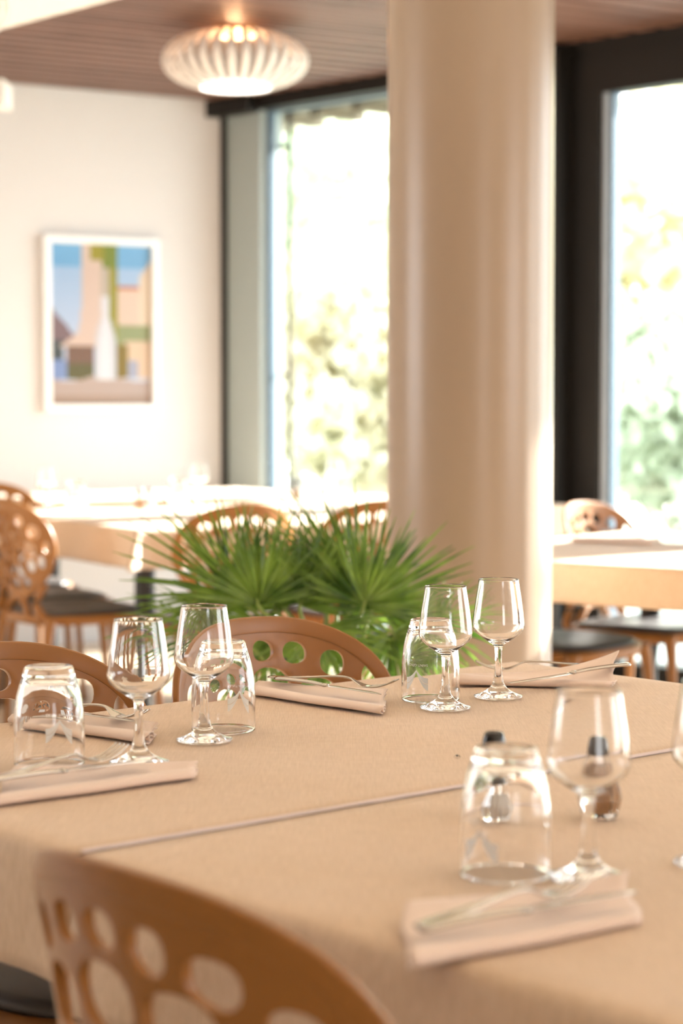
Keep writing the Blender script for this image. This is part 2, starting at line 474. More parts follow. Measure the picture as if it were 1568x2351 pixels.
# ================================================================= FOREGROUND TABLES
def drape(name, P, xdir, L, W, drops, drop, m, z=0.75, amp=0.005, seed=0, lift=0.0, parent=None):
    """cloth over a rectangle: local x 0..L, y 0..W; drops = (x0, x1, y0, y1) true where it hangs"""
    mt = frame_mtx(P, xdir)
    rnd = random.Random(seed)
    ph = [rnd.uniform(0, 6.28) for _ in range(8)]
    hang = [0.0, 0.008, 0.016, 0.03] + [0.03 + (drop - 0.03) * i / 7 for i in range(1, 8)]
    def axis(Ln, d0, d1):
        a = []
        if d0: a += [-h for h in reversed(hang[1:])]
        nn = max(8, int(Ln / 0.03)); a += [Ln * i / nn for i in range(nn + 1)]
        if d1: a += [Ln + h for h in hang[1:]]
        return a
    xs, ys = axis(L, drops[0], drops[1]), axis(W, drops[2], drops[3])
    bm = bmesh.new()
    rr = 0.012
    def over(v, Ln):
        if v < 0: return -v, -1
        if v > Ln: return v - Ln, 1
        return 0.0, 0
    grid = []
    for x in xs:
        row = []
        for y in ys:
            a, sa = over(x, L); b, sb = over(y, W)
            cx, cy = min(max(x, 0), L), min(max(y, 0), W)
            d = max(a, b); e = min(a, b)
            def bend(t):          # rounded table edge
                al = min(t / rr, math.pi / 2)
                return rr * math.sin(al), rr * (1 - math.cos(al)) + max(0.0, t - rr * math.pi / 2)
            o, dz = bend(d)
            wv = amp * min(1, d / 0.12) * (math.sin(x * 17 + ph[0]) * math.sin(y * 13 + ph[1]) + 0.6 * math.sin((x + y) * 31 + ph[2]))
            px, py = cx, cy
            if a >= b and a > 0:
                px += sa * (o + wv + 0.06 * d); py += sb * e * 0.55; px += sa * e * 0.45
            elif b > 0:
                py += sb * (o + wv + 0.06 * d); px += sa * e * 0.55; py += sb * e * 0.45
            zz = z - dz - 0.0 * e + 0.0006 * math.sin(x * 9 + ph[3]) * math.sin(y * 11 + ph[4])
            row.append(bm.verts.new(mt @ Vector((px, py, zz + lift))))
        grid.append(row)
    for i in range(len(xs) - 1):
        for j in range(len(ys) - 1):
            bm.faces.new((grid[i][j], grid[i + 1][j], grid[i + 1][j + 1], grid[i][j + 1]))
    o = obj(name, bm, m, parent, True)
    sm = o.modifiers.new('thick', 'SOLIDIFY'); sm.thickness = 0.0015; sm.offset = -1
    return o
def table(P, xdir, L, W, label, group=None, H=0.746, ins=0.085):
    mt = frame_mtx((0, 0), (1, 0))
    t = thing('dining_table', label, 'table', (P[0], P[1], 0), math.atan2(xdir[1], xdir[0]), group)
    bm = bmesh.new(); box(bm, (0.006, 0.006, H - 0.03), (L - 0.006, W - 0.006, H)); obj('tabletop', bm, M['seat'], t)
    bm = bmesh.new(); box(bm, (0.06, 0.06, H - 0.075), (L - 0.06, 0.085, H - 0.03)); box(bm, (0.06, W - 0.085, H - 0.075), (L - 0.06, W - 0.06, H - 0.03))
    box(bm, (0.06, 0.085, H - 0.075), (0.085, W - 0.085, H - 0.03)); box(bm, (L - 0.085, 0.085, H - 0.075), (L - 0.06, W - 0.085, H - 0.03)); obj('apron', bm, M['black'], t)
    for ix in (0, 1):
        for iy in (0, 1):
            bm = bmesh.new()
            cx = ins if ix == 0 else L - ins; cy = ins if iy == 0 else W - ins
            sx = -1 if ix == 0 else 1; sy = -1 if iy == 0 else 1
            tube(bm, smoothpts([(cx, cy, H - 0.04), (cx + sx * 0.012, cy + sy * 0.012, H - 0.12), (cx + sx * 0.02, cy + sy * 0.02, 0.3), (cx + sx * 0.02, cy + sy * 0.02, 0.0)], 4),
                 [(0.036, 0.026)] * 8 + [(0.026, 0.020)] * 5, 12)
            obj('leg', bm, M['black'], t, True)
    return t
U = Vector((0.749, 0.663)).normalized(); V = Vector((U.y, -U.x))
Q = Vector((-0.7224, 2.502)); PP = Vector((0.281, 3.39))
TL = 1.34
Wf = 0.72
# far table occupies Q + s*U + t*V, s 0..TL, t 0..Wf ; local frame x=U, y=-V
O1 = Q + V * Wf
table(O1, U, TL, Wf, 'dining table under the beige cloth at the far half of the foreground')
O2 = Q + V * (Wf * 2 + 0.01)
table(O2, U, TL, Wf, 'dining table under the beige cloth nearest the camera')
c1 = drape('tablecloth', O1 + V * 0.0, U, TL, Wf, (True, True, False, True), 0.135, M['cloth'], 0.75, seed=2, lift=0.002)
tag(c1, 'beige woven tablecloth with pale hem lying over the next cloth on the far foreground table', 'tablecloth')
bm = bmesh.new()
mt = frame_mtx(O1, U)
n_ = 60
for i in range(n_):
    pass
vs0 = []
for i in range(n_ + 1):
    x = -0.002 + (TL + 0.004) * i / n_
    j = 0.0006 * math.sin(i * 2.1)
    vs0.append([bm.verts.new(mt @ Vector((x, yy + j, zz))) for yy, zz in ((-0.0035, 0.7505), (-0.0032, 0.7522), (0.001, 0.7527), (0.003, 0.7528), (0.005, 0.7524))])
for a, b in zip(vs0, vs0[1:]):
    for k in range(4): bm.faces.new((a[k], a[k + 1], b[k + 1], b[k]))
h = obj('hem', bm, M['hem'], c1); h['label'] = 'pale lilac frayed hem'
c2 = drape('tablecloth', O2, U, TL, Wf + 0.005, (True, True, True, False), 0.155, M['cloth'], 0.75, seed=5)
tag(c2, 'beige woven tablecloth on the near foreground table, running out of the bottom of the photo', 'tablecloth')

# ================================================================= GLASSWARE
def dedupe(p): return p
WG = [(0.0, 0.0012), (0.030, 0.0), (0.0345, 0.0004), (0.0350, 0.0014), (0.0343, 0.0026), (0.026, 0.0052), (0.018, 0.0090), (0.012, 0.0140), (0.0085, 0.020),
      (0.0065, 0.030), (0.0053, 0.043), (0.0049, 0.055), (0.0051, 0.066), (0.0066, 0.0735), (0.0115, 0.0775), (0.0190, 0.0820), (0.0285, 0.0890), (0.0350, 0.0960), (0.0371, 0.1030), (0.0370, 0.1080),
      (0.0352, 0.1230), (0.0325, 0.1420), (0.0300, 0.1570), (0.0286, 0.1680), (0.0284, 0.1690), (0.0277, 0.1692), (0.0272, 0.1680), (0.0289, 0.1560), (0.0313, 0.1420), (0.0341, 0.1230), (0.0358, 0.1080),
      (0.0358, 0.1035), (0.0338, 0.0972), (0.0272, 0.0903), (0.0175, 0.0838), (0.008, 0.0805), (0.0, 0.0796)]
TB = [(0.0410, 0.0006), (0.0412, 0.010), (0.0413, 0.030), (0.0410, 0.048), (0.0400, 0.064), (0.0382, 0.078), (0.0352, 0.090), (0.0318, 0.101), (0.0298, 0.108), (0.0288, 0.1120), (0.0272, 0.1145), (0.0240, 0.1153), (0.0200, 0.1145), (0.010, 0.1135), (0.0, 0.1132),
      ]
TBI = [(0.0, 0.1010), (0.012, 0.1008), (0.0225, 0.0990), (0.0272, 0.0950), (0.0305, 0.0880), (0.0342, 0.078), (0.0372, 0.064), (0.0388, 0.048), (0.0394, 0.030), (0.0396, 0.010), (0.0398, 0.0006), (0.0404, 0.0)]
def trad(z):
    for (r0, z0), (r1, z1) in zip(TB, TB[1:]):
        if z0 <= z <= z1: return r0 + (r1 - r0) * (z - z0) / (z1 - z0)
    return 0.041
def refine(prof, n=3):
    pts = smoothpts([(r, 0, z) for r, z in prof], n)
    return [(max(0.0, p.x), p.z) for p in pts]
def make_wineglass(label, loc):
    t = thing('wine_glass', label, 'glass', loc, 0, 'wine glasses on the foreground tables')
    bm = bmesh.new(); lathe(bm, refine(WG, 2), 56); obj('glass_body', bm, M['glass'], t, True)
    return t
def decal_mesh():
    """white print: lettering upside down above a two-winged mark, wrapped on the glass"""
    bm = bmesh.new()
    cu = bpy.data.curves.new('letters', 'FONT'); cu.body = 'SAINT-G\u00c9RON'; cu.size = 0.0048; cu.align_x = 'CENTER'; cu.align_y = 'CENTER'
    cu.space_character = 1.1; cu.resolution_u = 3
    to = bpy.data.objects.new('letters', cu); COL.objects.link(to)
    dg = bpy.context.evaluated_depsgraph_get()
    tm = bpy.data.meshes.new_from_object(to.evaluated_get(dg))
    bpy.data.objects.remove(to); bpy.data.curves.remove(cu)
    bm.from_mesh(tm); bpy.data.meshes.remove(tm)
    for v in bm.verts: v.co = Vector((-v.co.x, 0, -v.co.y + 0.0535))
    def strip(top, bot, sx):
        a = [bm.verts.new((sx * x, 0, 0.047 - z)) for x, z in top]; b = [bm.verts.new((sx * x, 0, 0.047 - z)) for x, z in bot]
        for i in range(len(a) - 1): bm.faces.new((a[i], a[i + 1], b[i + 1], b[i]))
    N = 14
    for sx in (-1, 1):
        def top(t): return 0.0175 * t, 0.0115 * (1 - (1 - t) ** 2.2)
        def mid(t): return 0.0175 * t, 0.0035 * (1 - t) + 0.0195 * (1 - (1 - t) ** 1.9) * 1.0
        def bot(t): return 0.0175 * t, 0.004 * (1 - t) + 0.029 * (1 - (1 - t) ** 1.55)
        T = [i / N for i in range(N + 1)]
        strip([top(t) for t in T], [(x, z - 0.0003) for x, z in map(mid, T)], sx)
        strip([(x, z + 0.0003) for x, z in map(mid, T)], [bot(t) for t in T], sx)
    for v in bm.verts:
        r = trad(v.co.z) + 0.00015
        a = v.co.x / r
        v.co = Vector((r * math.sin(a), -r * math.cos(a), v.co.z))
    return bm
def make_tumbler(label, loc, rotz):
    t = thing('tumbler', label, 'glass', loc, rotz, 'upturned tumblers on the foreground tables')
    bm = bmesh.new(); lathe(bm, [(0.0404, 0.0)] + refine(TB, 2) , 72)
    # inner wall joined at the rim
    bm.verts.ensure_lookup_table()
    rim = [v for v in bm.verts if abs(v.co.z) < 1e-6]
    lathe(bm, refine(TBI, 2), 72)
    bmesh.ops.remove_doubles(bm, verts=bm.verts[:], dist=1e-5)
    obj('glass_body', bm, M['glass'], t, True)
    d = obj('printed_mark', decal_mesh(), M['decal'], t); d['label'] = 'white printed two-winged mark with small lettering'
    return t
TZ = 0.7545
wg = make_wineglass('wine glass standing farthest back, in front of the round column', (0.224, 2.970, TZ))
for (x, y, lab, z) in ((0.143, 2.862, 'wine glass just in front of the tumbler beside the far right napkin', TZ),
                    (-0.171, 2.589, 'tall-looking wine glass with the chair back and a tumbler behind it, left of centre', TZ),
                    (-0.237, 2.428, 'leftmost wine glass, its foot touching the napkin and fork tines', TZ),
                    (0.221, 1.854, 'blurred wine glass near the camera with a pepper shaker seen through it', 0.7515),
                    (0.342, 1.912, 'wine glass cut off by the right edge of the photo', 0.7515)):
    dup(wg, (x, y, z), 0, lab)
def face_az(x, y, off):        # mark turned towards the viewer by an offset
    return math.atan2(x, y) * -1 + off
tb = make_tumbler('upturned tumbler behind the right pair of wine glasses, print facing forward', (0.126, 2.944, TZ), face_az(0.125, 2.928, R(-29)))
for (x, y, off, lab, z) in ((-0.152, 2.674, 148, 'upturned tumbler behind the left-centre wine glass, in front of the brown chair', TZ),
                         (-0.341, 2.422, 162, 'leftmost upturned tumbler, beside the napkin roll at the left edge', TZ),
                         (0.148, 1.868, -34, 'large blurred upturned tumbler near the camera with a black shaker cap behind it', 0.7515)):
    dup(tb, (x, y, z), face_az(x, y, R(off)), lab)

# salt and pepper shakers
def make_shaker(label, loc, rotz, fill, fm):
    t = thing(fill + '_shaker', label, 'shaker', loc, rotz, 'cruet pair on the near table')
    bm = bmesh.new()
    lathe(bm, [(0, 0.0), (0.0165, 0.0), (0.0185, 0.002), (0.0235, 0.020), (0.0232, 0.026), (0.0125, 0.060), (0.0118, 0.066), (0.0100, 0.066), (0.0105, 0.060), (0.0208, 0.026), (0.0210, 0.020), (0.0165, 0.006), (0, 0.006)], 8)
    obj('glass_body', bm, M['glass'], t)
    bm = bmesh.new()
    top = 0.044
    lathe(bm, [(0, 0.0066), (0.0158, 0.0066), (0.0203, 0.020), (0.0200, 0.026), (0.0200 - (top - 0.026) * 0.30, top), (0, top + 0.001)], 8)
    obj('contents', bm, fm, t)
    bm = bmesh.new()
    lathe(bm, [(0.0122, 0.0600), (0.0132, 0.0605), (0.0130, 0.066), (0.0118, 0.076), (0.0100, 0.0825), (0.0085, 0.0840), (0, 0.0838)], 24)
    obj('cap', bm, M['cap'], t, True)
    return t
make_shaker('salt shaker with black cap standing behind the near upturned tumbler', (0.158, 2.150, 0.7515), 0.2, 'salt', M['salt'])
make_shaker('pepper shaker with black cap seen through the near wine glass', (0.264, 2.123, 0.7515), 0.5, 'pepper', M['pepper'])

# small fly on the cloth
t = thing('fly', 'tiny dark fly sitting on the beige cloth', 'insect', (0.138, 2.475, 0.7532), R(80))
bm = bmesh.new()
bmesh.ops.create_icosphere(bm, subdivisions=2, radius=1, matrix=Matrix.Translation((0, 0, 0.0017)) @ Matrix.Diagonal((0.0028, 0.0013, 0.0012, 1)))
bmesh.ops.create_icosphere(bm, subdivisions=2, radius=1, matrix=Matrix.Translation((0.0030, 0, 0.0018)) @ Matrix.Diagonal((0.0010, 0.0011, 0.0010, 1)))
obj('body', bm, M['fly'], t, True)
for s in (-1, 1):
    bm = bmesh.new()
    v = [bm.verts.new(c) for c in ((0.0010, s * 0.0006, 0.0027), (-0.0022, s * 0.0020, 0.0029), (-0.0040, s * 0.0013, 0.0026), (-0.0026, s * 0.0002, 0.0028))]
    bm.faces.new(v); obj('wing', bm, M['wing'], t)
    for k in (-1, 0, 1):
        bm = bmesh.new()
        tube(bm, [(k * 0.0014, s * 0.0008, 0.0015), (k * 0.0020, s * 0.0022, 0.0018), (k * 0.0026, s * 0.0036, 0.0001)], 0.00016, 4)
        obj('leg', bm, M['fly'], t)

# ================================================================= NAPKINS AND CUTLERY
def napkin(label, loc, ang, L, w0, w1, lift0, lift1, flare0, flare1, skew=0.0, tubeh=1.0):
    """folded napkin: the long front edge is rolled over, a flap lies on top; w0/w1 flap width and lift0/lift1 its rise at both ends"""
    t = thing('napkin', label, 'napkin', loc, R(ang), 'folded napkins on the foreground tables')
    def sheet(prof, name, wf, liftf, flf):
        bm = bmesh.new(); rows = []
        N = 26
        sp = smoothpts([(y, 0, z) for y, z in prof], 4)
        for i in range(N + 1):
            u = i / N; x = L * u
            ww = wf(u); lf = liftf(u); fl = flf(u)
            row = []
            for p in sp:
                y, z = p.x, p.z
                if y > 0.02: yy = 0.02 + (y - 0.02) * (ww - 0.02) / 0.08
                else: yy = 0.008 + (y - 0.008) * fl
                zz = z if z < 0.0012 else (z * (fl if y < 0.03 else 1.0) * tubeh)
                if z > 0.0016 and y > 0.02: zz += lf * ((y - 0.02) / 0.08) ** 1.4
                yy += 0.0015 * math.sin(x * 38)
                row.append(bm.verts.new((x + skew * max(0.0, yy) + (0.004 * math.sin(y * 70) if z > 0.002 else 0), yy, zz)))
            rows.append(row)
        for a, b in zip(rows, rows[1:]):
            for k in range(len(a) - 1): bm.faces.new((a[k], a[k + 1], b[k + 1], b[k]))
        o = obj(name, bm, M['napkin'], t, True)
        s = o.modifiers.new('thick', 'SOLIDIFY'); s.thickness = 0.0013; s.offset = 0
        return o
    W = lambda u: w0 + (w1 - w0) * u
    LF = lambda u: lift0 * (1 - u) ** 3 + lift1 * u ** 3
    FL = lambda u: 1 + (flare0 - 1) * (1 - u) ** 4 + (flare1 - 1) * u ** 4
    sheet([(0.100, 0.0120), (0.072, 0.0085), (0.045, 0.0062), (0.028, 0.0062), (0.017, 0.0088), (0.008, 0.0108), (0.000, 0.0090), (-0.003, 0.0055), (-0.001, 0.0020), (0.010, 0.0009), (0.050, 0.0009), (0.100, 0.0009)],
          'rolled_fold', W, LF, FL)
    sheet([(0.092, 0.0062), (0.06, 0.0040), (0.032, 0.0034), (0.018, 0.0052), (0.009, 0.0078), (0.003, 0.0060), (0.006, 0.0034), (0.014, 0.0034)],
          'inner_fold', lambda u: W(u) * 1.08 + 0.004, lambda u: LF(u) * 0.7, FL)
    return t
napkin('napkin under fork and knife in front of the middle brown chair', (-0.128, 2.985, TZ), -45.5, 0.262, 0.050, 0.095, 0.0, 0.006, 1.2, 1.0, -0.9)
napkin('napkin at the far right corner with one end standing up', (0.172, 3.088, TZ), -8, 0.226, 0.045, 0.085, 0.0, 0.034, 1.6, 0.8, 0.1)
napkin('napkin behind the leftmost tumbler, in front of the left brown chair', (-0.435, 2.725, TZ), -41, 0.262, 0.090, 0.060, 0.0, 0.004, 1.0, 1.35, -0.8)
napkin('napkin roll at the left edge, in front of the leftmost wine glass', (-0.364, 2.160, TZ), 39.5, 0.258, 0.125, 0.035, 0.004, 0.0, 1.0, 0.9, 0.8)
napkin('large blurred napkin nearest the camera, below the near wine glass', (0.050, 1.549, 0.7515), 34.5, 0.236, 0.125, 0.080, 0.003, 0.010, 1.3, 0.8, 0.7)

def fork_bm():
    bm = bmesh.new()
    pts = [(0.0, 0, 0.0020), (0.03, 0, 0.0040), (0.07, 0, 0.0080), (0.105, 0, 0.0120), (0.125, 0, 0.0115), (0.138, 0, 0.0060), (0.150, 0, 0.0020), (0.160, 0, 0.0022)]
    sp = smoothpts(pts, 4)
    def hw(x):
        tab = [(0, 0.0075), (0.004, 0.0098), (0.02, 0.0098), (0.06, 0.0062), (0.10, 0.0038), (0.128, 0.0035), (0.138, 0.0070), (0.148, 0.0118), (0.161, 0.0125)]
        for (a, b), (c, d) in zip(tab, tab[1:]):
            if a <= x <= c: return b + (d - b) * (x - a) / (c - a)
        return 0.0125
    tube(bm, sp, [(hw(p.x), 0.0016 if p.x < 0.13 else 0.0011) for p in sp], 12)
    for k in range(4):
        y = -0.0102 + 0.0068 * k
        tp = smoothpts([(0.157, y, 0.0020), (0.170, y, 0.0034), (0.185, y, 0.0080), (0.198, y * 0.94, 0.0150)], 4)
        tube(bm, tp, [(0.0021 - 0.0011 * i / 12, 0.0011) for i in range(13)], 8)
    return bm
def make_fork(label, loc, rot):
    t = thing('fork', label, 'fork', loc, 0, 'forks on the napkins')
    t.rotation_euler = rot
    obj('fork_body', fork_bm(), M['steel'], t, True)
    return t
def make_knife(label, loc, rot):
    t = thing('knife', label, 'knife', loc, 0, 'knives on the napkins')
    t.rotation_euler = rot
    bm = bmesh.new()
    sp = smoothpts([(0, 0, 0.003), (0.03, 0, 0.0045), (0.07, 0, 0.005), (0.098, 0, 0.004)], 4)
    tube(bm, sp, [(0.0086 - 0.0030 * min(1, i / 9), 0.0031 - 0.0008 * i / 12) for i in range(13)], 12)
    tube(bm, [(0.096, 0, 0.004), (0.100, 0, 0.004), (0.104, 0, 0.0038)], [(0.0045, 0.0025), (0.0062, 0.0030), (0.0050, 0.0018)], 12)
    obj('handle', bm, M['steel'], t, True)
    bm = bmesh.new()
    tabx = [(0.102, 0.0050, 0.0045), (0.115, 0.0092, 0.0060), (0.15, 0.0100, 0.0060), (0.185, 0.0100, 0.0056), (0.203, 0.0075, 0.0052), (0.212, 0.0030, 0.0046), (0.2145, 0.0002, 0.0030)]
    L0 = []; 
    for x, up, dn in tabx:
        L0.append([bm.verts.new((x, up, 0.0036)), bm.verts.new((x, 0, 0.0046)), bm.verts.new((x, -dn, 0.0040)), bm.verts.new((x, 0, 0.0030))])
    for a, b in zip(L0, L0[1:]):
        for k in range(4): bm.faces.new((a[k], a[(k + 1) % 4], b[(k + 1) % 4], b[k]))
    bm.faces.new(L0[0]); bm.faces.new(L0[-1][::-1])
    obj('blade', bm, M['steel'], t, True)
    return t
def aim(A, B):
    d = Vector(B) - Vector(A)
    return (0, -math.atan2(d.z, math.hypot(d.x, d.y)), math.atan2(d.y, d.x))
def lay(maker, first, A, B, roll=0.0, label=''):
    r = list(aim(A, B)); r[0] = roll
    if first[0] is None:
        first[0] = maker(label, A, tuple(r)); return first[0]
    o = dup(first[0], A, 0, label); o.rotation_euler = tuple(r); return o
FK, KN = [None], [None]
lay(make_fork, FK, (-0.105, 3.030, 0.7735), (0.070, 2.957, 0.7665), 0, 'fork on the napkin before the middle chair, tines raised past the napkin end')
lay(make_knife, KN, (-0.092, 3.006, 0.7735), (0.052, 2.852, 0.7715), 0, 'knife along the front of the napkin before the middle chair')
lay(make_fork, FK, (0.402, 3.150, 0.774), (0.222, 3.150, 0.7690), 0, 'fork on the far right napkin, tines pointing left')
lay(make_knife, KN, (0.430, 3.122, 0.7790), (0.245, 3.020, 0.7640), 0, 'knife on the far right napkin, handle overhanging to the right')
lay(make_fork, FK, (-0.400, 2.770, 0.772), (-0.250, 2.640, 0.7700), 0, 'fork on the napkin before the left chair, tines behind the leftmost wine glass stem')
lay(make_knife, KN, (-0.415, 2.745, 0.771), (-0.270, 2.615, 0.7720), 0, 'knife beside the fork on the napkin before the left chair')
lay(make_fork, FK, (-0.374, 2.215, 0.772), (-0.246, 2.375, 0.7720), 0, 'fork on the napkin roll at the left edge, tines beside the wine glass foot')
lay(make_knife, KN, (-0.380, 2.195, 0.772), (-0.215, 2.335, 0.7705), 0, 'knife on the napkin roll at the left edge')
lay(make_fork, FK, (0.060, 1.598, 0.770), (0.210, 1.738, 0.7700), 0, 'blurred fork on the napkin nearest the camera')
lay(make_knife, KN, (0.062, 1.588, 0.770), (0.232, 1.700, 0.7700), 0, 'blurred knife on the napkin nearest the camera')

# ================================================================= CHAIRS
HOLES = [(-.195, .745, .012, .024), (-.137, .772, .018, .018), (-.075, .790, .019, .0155), (-.018, .797, .018, .0145), (.036, .791, .017, .017), (.096, .777, .022, .0175), (.158, .742, .023, .021), (.203, .690, .011, .018),
         (-.108, .722, .032, .025), (-.026, .741, .034, .027), (.060, .735, .033, .027), (.128, .683, .025, .025), (-.175, .688, .020, .022),
         (-.118, .664, .026, .021), (-.055, .686, .022, .017), (.018, .678, .030, .023), (.078, .658, .020, .026),
         (-.062, .627, .023, .024), (.000, .617, .026, .024), (.060, .604, .024, .020), (.122, .628, .019, .021), (-.125, .612, .020, .019), (.172, .640, .015, .019), (-.185, .635, .012, .018),
         (-.030, .566, .021, .016), (.022, .560, .021, .017), (.088, .568, .018, .016), (-.083, .572, .018, .018)]
HW, ZC, HT, HB = 0.236, 0.690, 0.152, 0.190
def back_outline(n=110):
    pts = []
    for i in range(n):
        a = 2 * math.pi * i / n
        c, s = math.cos(a), math.sin(a)
        e = 2 / 2.35
        x = HW * math.copysign(abs(c) ** e, c); z = (HT if s > 0 else HB) * math.copysign(abs(s) ** e, s)
        if s < 0: x *= 1 - 0.30 * (abs(z) / HB) ** 1.6
        pts.append((x, ZC + z))
    return pts
def bendback(s, z, off=0.0):
    """curved back: wraps forward at its ends and leans back to the top; off = along the outward normal"""
    Rr = 0.33
    a = s / Rr
    lean = 0.17 * (z - 0.46)
    return Vector(((Rr + off) * math.sin(a), -0.20 - lean + Rr - (Rr + off) * math.cos(a), z))
def back_mesh():
    out = back_outline()
    def ell(cx, cz, rx, rz, n=22):
        q = 2 / 2.3
        rot = 0.9 * cx
        r = []
        for i in range(n):
            a = 2 * math.pi * i / n
            x = rx * math.copysign(abs(math.cos(a)) ** q, math.cos(a)); z = rz * math.copysign(abs(math.sin(a)) ** q, math.sin(a)) * (1 + 0.06 * math.cos(a * 1.0 + cx * 20))
            r.append((cx + x * math.cos(rot) + z * math.sin(rot), cz - x * math.sin(rot) + z * math.cos(rot)))
        return r
    loops = [out] + [ell(h[0], h[1] - 0.005, h[2] * 1.1, h[3] * 1.1) for h in HOLES]
    verts, edges = [], []
    for lp in loops:
        b = len(verts)
        verts += [Vector(p) for p in lp]
        edges += [(b + i, b + (i + 1) % len(lp)) for i in range(len(lp))]
    def inside(p, lp):
        c = False
        for i in range(len(lp)):
            x1, y1 = lp[i]; x2, y2 = lp[i - 1]
            if (y1 > p[1]) != (y2 > p[1]) and p[0] < (x2 - x1) * (p[1] - y1) / (y2 - y1) + x1: c = not c
        return c
    st = 0.011
    x = -HW
    while x < HW:
        z = ZC - HB
        while z < ZC + HT:
            p = (x + 0.001, z + 0.001)
            if inside(p, out) and not any(inside(p, l) for l in loops[1:]) and min((Vector(p) - v).length for v in verts[:sum(len(l) for l in loops)]) > 0.004:
                verts.append(Vector(p))
            z += st
        x += st
    res = geometry.delaunay_2d_cdt(verts, edges, [], 0, 1e-6)
    V2, F2 = res[0], res[2]
    bm = bmesh.new()
    vv = [bm.verts.new(bendback(v.x, v.y)) for v in V2]
    for f in F2:
        c = ((V2[f[0]].x + V2[f[1]].x + V2[f[2]].x) / 3, (V2[f[0]].y + V2[f[1]].y + V2[f[2]].y) / 3)
        if inside(c, out) and not any(inside(c, l) for l in loops[1:]):
            bm.faces.new([vv[i] for i in f])
    bmesh.ops.delete(bm, geom=[v for v in bm.verts if not v.link_faces], context='VERTS')
    return bm, out
def make_chair(label, loc, rotz, group):
    t = thing('dining_chair', label, 'chair', loc, rotz, group)
    bm, out = back_mesh()
    o = obj('backrest', bm, M['chair'], t, True)
    s = o.modifiers.new('thick', 'SOLIDIFY'); s.thickness = 0.009; s.offset = 0
    b = o.modifiers.new('round', 'BEVEL'); b.width = 0.003; b.segments = 3; b.limit_method = 'ANGLE'; b.angle_limit = R(50)
    # raised rim running round the back
    bm = bmesh.new()
    n = len(out); rings = []
    prof = [(0.001, -0.0052), (-0.004, -0.0060), (-0.018, -0.0062), (-0.0210, -0.0056), (-0.022, -0.0040), (-0.022, 0.0040), (-0.0210, 0.0056), (-0.018, 0.0062), (-0.004, 0.0060), (0.001, 0.0052), (0.0028, 0.003), (0.0028, -0.003)]
    for i in range(n):
        p = Vector(out[i]); tn = (Vector(out[(i + 1) % n]) - Vector(out[i - 1])).normalized(); nr = Vector((tn.y, -tn.x))
        rings.append([bm.verts.new(bendback(*(p + nr * a), b_)) for a, b_ in prof])
    for i in range(n):
        a, b2 = rings[i], rings[(i + 1) % n]
        for k in range(len(prof)): bm.faces.new((a[k], a[(k + 1) % len(prof)], b2[(k + 1) % len(prof)], b2[k]))
    rm = obj('rim', bm, M['chair'], t, True); rm.modifiers.new('crease', 'EDGE_SPLIT').split_angle = R(35)
    # seat pad and frame
    def sq(r, n_=40, ex=3.2, fx=1.0):
        o_ = []
        for i in range(n_):
            a = 2 * math.pi * i / n_; c, s_ = math.cos(a), math.sin(a)
            o_.append((r * fx * math.copysign(abs(c) ** (2 / ex), c), 0.01 + r * math.copysign(abs(s_) ** (2 / ex), s_)))
        return o_
    bm = bmesh.new()
    rs = []
    for r, z in ((0.205, 0.452), (0.212, 0.460), (0.208, 0.469), (0.19, 0.472), (0.12, 0.466), (0.05, 0.463)):
        rs.append([bm.verts.new((x, y, z - 0.006 * (abs(y) / 0.2) ** 2)) for x, y in sq(r)])
    for a, b2 in zip(rs, rs[1:]):
        for i in range(40): bm.faces.new((a[i], a[(i + 1) % 40], b2[(i + 1) % 40], b2[i]))
    bm.faces.new(rs[0][::-1]); bm.faces.new(rs[-1])
    obj('seat', bm, M['seat'], t, True)
    bm = bmesh.new()
    o1 = [bm.verts.new((x, y, 0.455)) for x, y in sq(0.226)]; o2 = [bm.verts.new((x, y, 0.422)) for x, y in sq(0.222)]
    i1 = [bm.verts.new((x, y, 0.4515)) for x, y in sq(0.198)]; i2 = [bm.verts.new((x, y, 0.422)) for x, y in sq(0.198)]
    for i in range(40):
        j = (i + 1) % 40
        for A, B in ((o1, o2), (o2, i2), (i2, i1), (i1, o1)): bm.faces.new((A[i], A[j], B[j], B[i]))
    obj('seat_frame', bm, M['chair'], t, True)
    # support that carries the back up from the seat
    bm = bmesh.new()
    for sx in (-1, 1):
        tube(bm, smoothpts([(sx * 0.20, -0.10, 0.436), (sx * 0.185, -0.185, 0.450), (sx * 0.150, -0.200, 0.50), (sx * 0.170, -0.175, 0.56)], 5), [(0.017, 0.013)] * 16, 10)
    tube(bm, smoothpts([(-0.10, -0.205, 0.436), (-0.06, -0.205, 0.49), (0.0, -0.207, 0.515), (0.06, -0.205, 0.49), (0.10, -0.205, 0.436)], 5), 0.012, 8)
    obj('back_support', bm, M['chair'], t, True)
    for sx in (-1, 1):
        for sy in (-1, 1):
            bm = bmesh.new()
            yb = 0.19 if sy > 0 else -0.17
            tube(bm, smoothpts([(sx * 0.195, yb, 0.445), (sx * 0.205, yb + sy * 0.012, 0.38), (sx * 0.212, yb + sy * 0.028, 0.2), (sx * 0.220, yb + sy * 0.045, 0.0)], 4),
                 [0.024 - 0.0105 * min(1, i / 6) for i in range(13)], 10)
            obj('leg', bm, M['chair'], t, True)
    return t
def rz(f): return math.atan2(-f[0], f[1])
nrm_far = -Vector((-U.y, U.x))       # sitters on the far side look back over the table
def seat_at(back, f, d=0.235):
    f = Vector(f).normalized(); return (back[0] + f.x * d, back[1] + f.y * d, 0)
NF = Vector((U.y, -U.x))
G1 = 'brown chairs at the foreground tables'
ch = make_chair('brown perforated chair between the two far tumblers, in front of the palm', seat_at((-0.141, 3.197), NF, 0.262), rz(NF), G1)
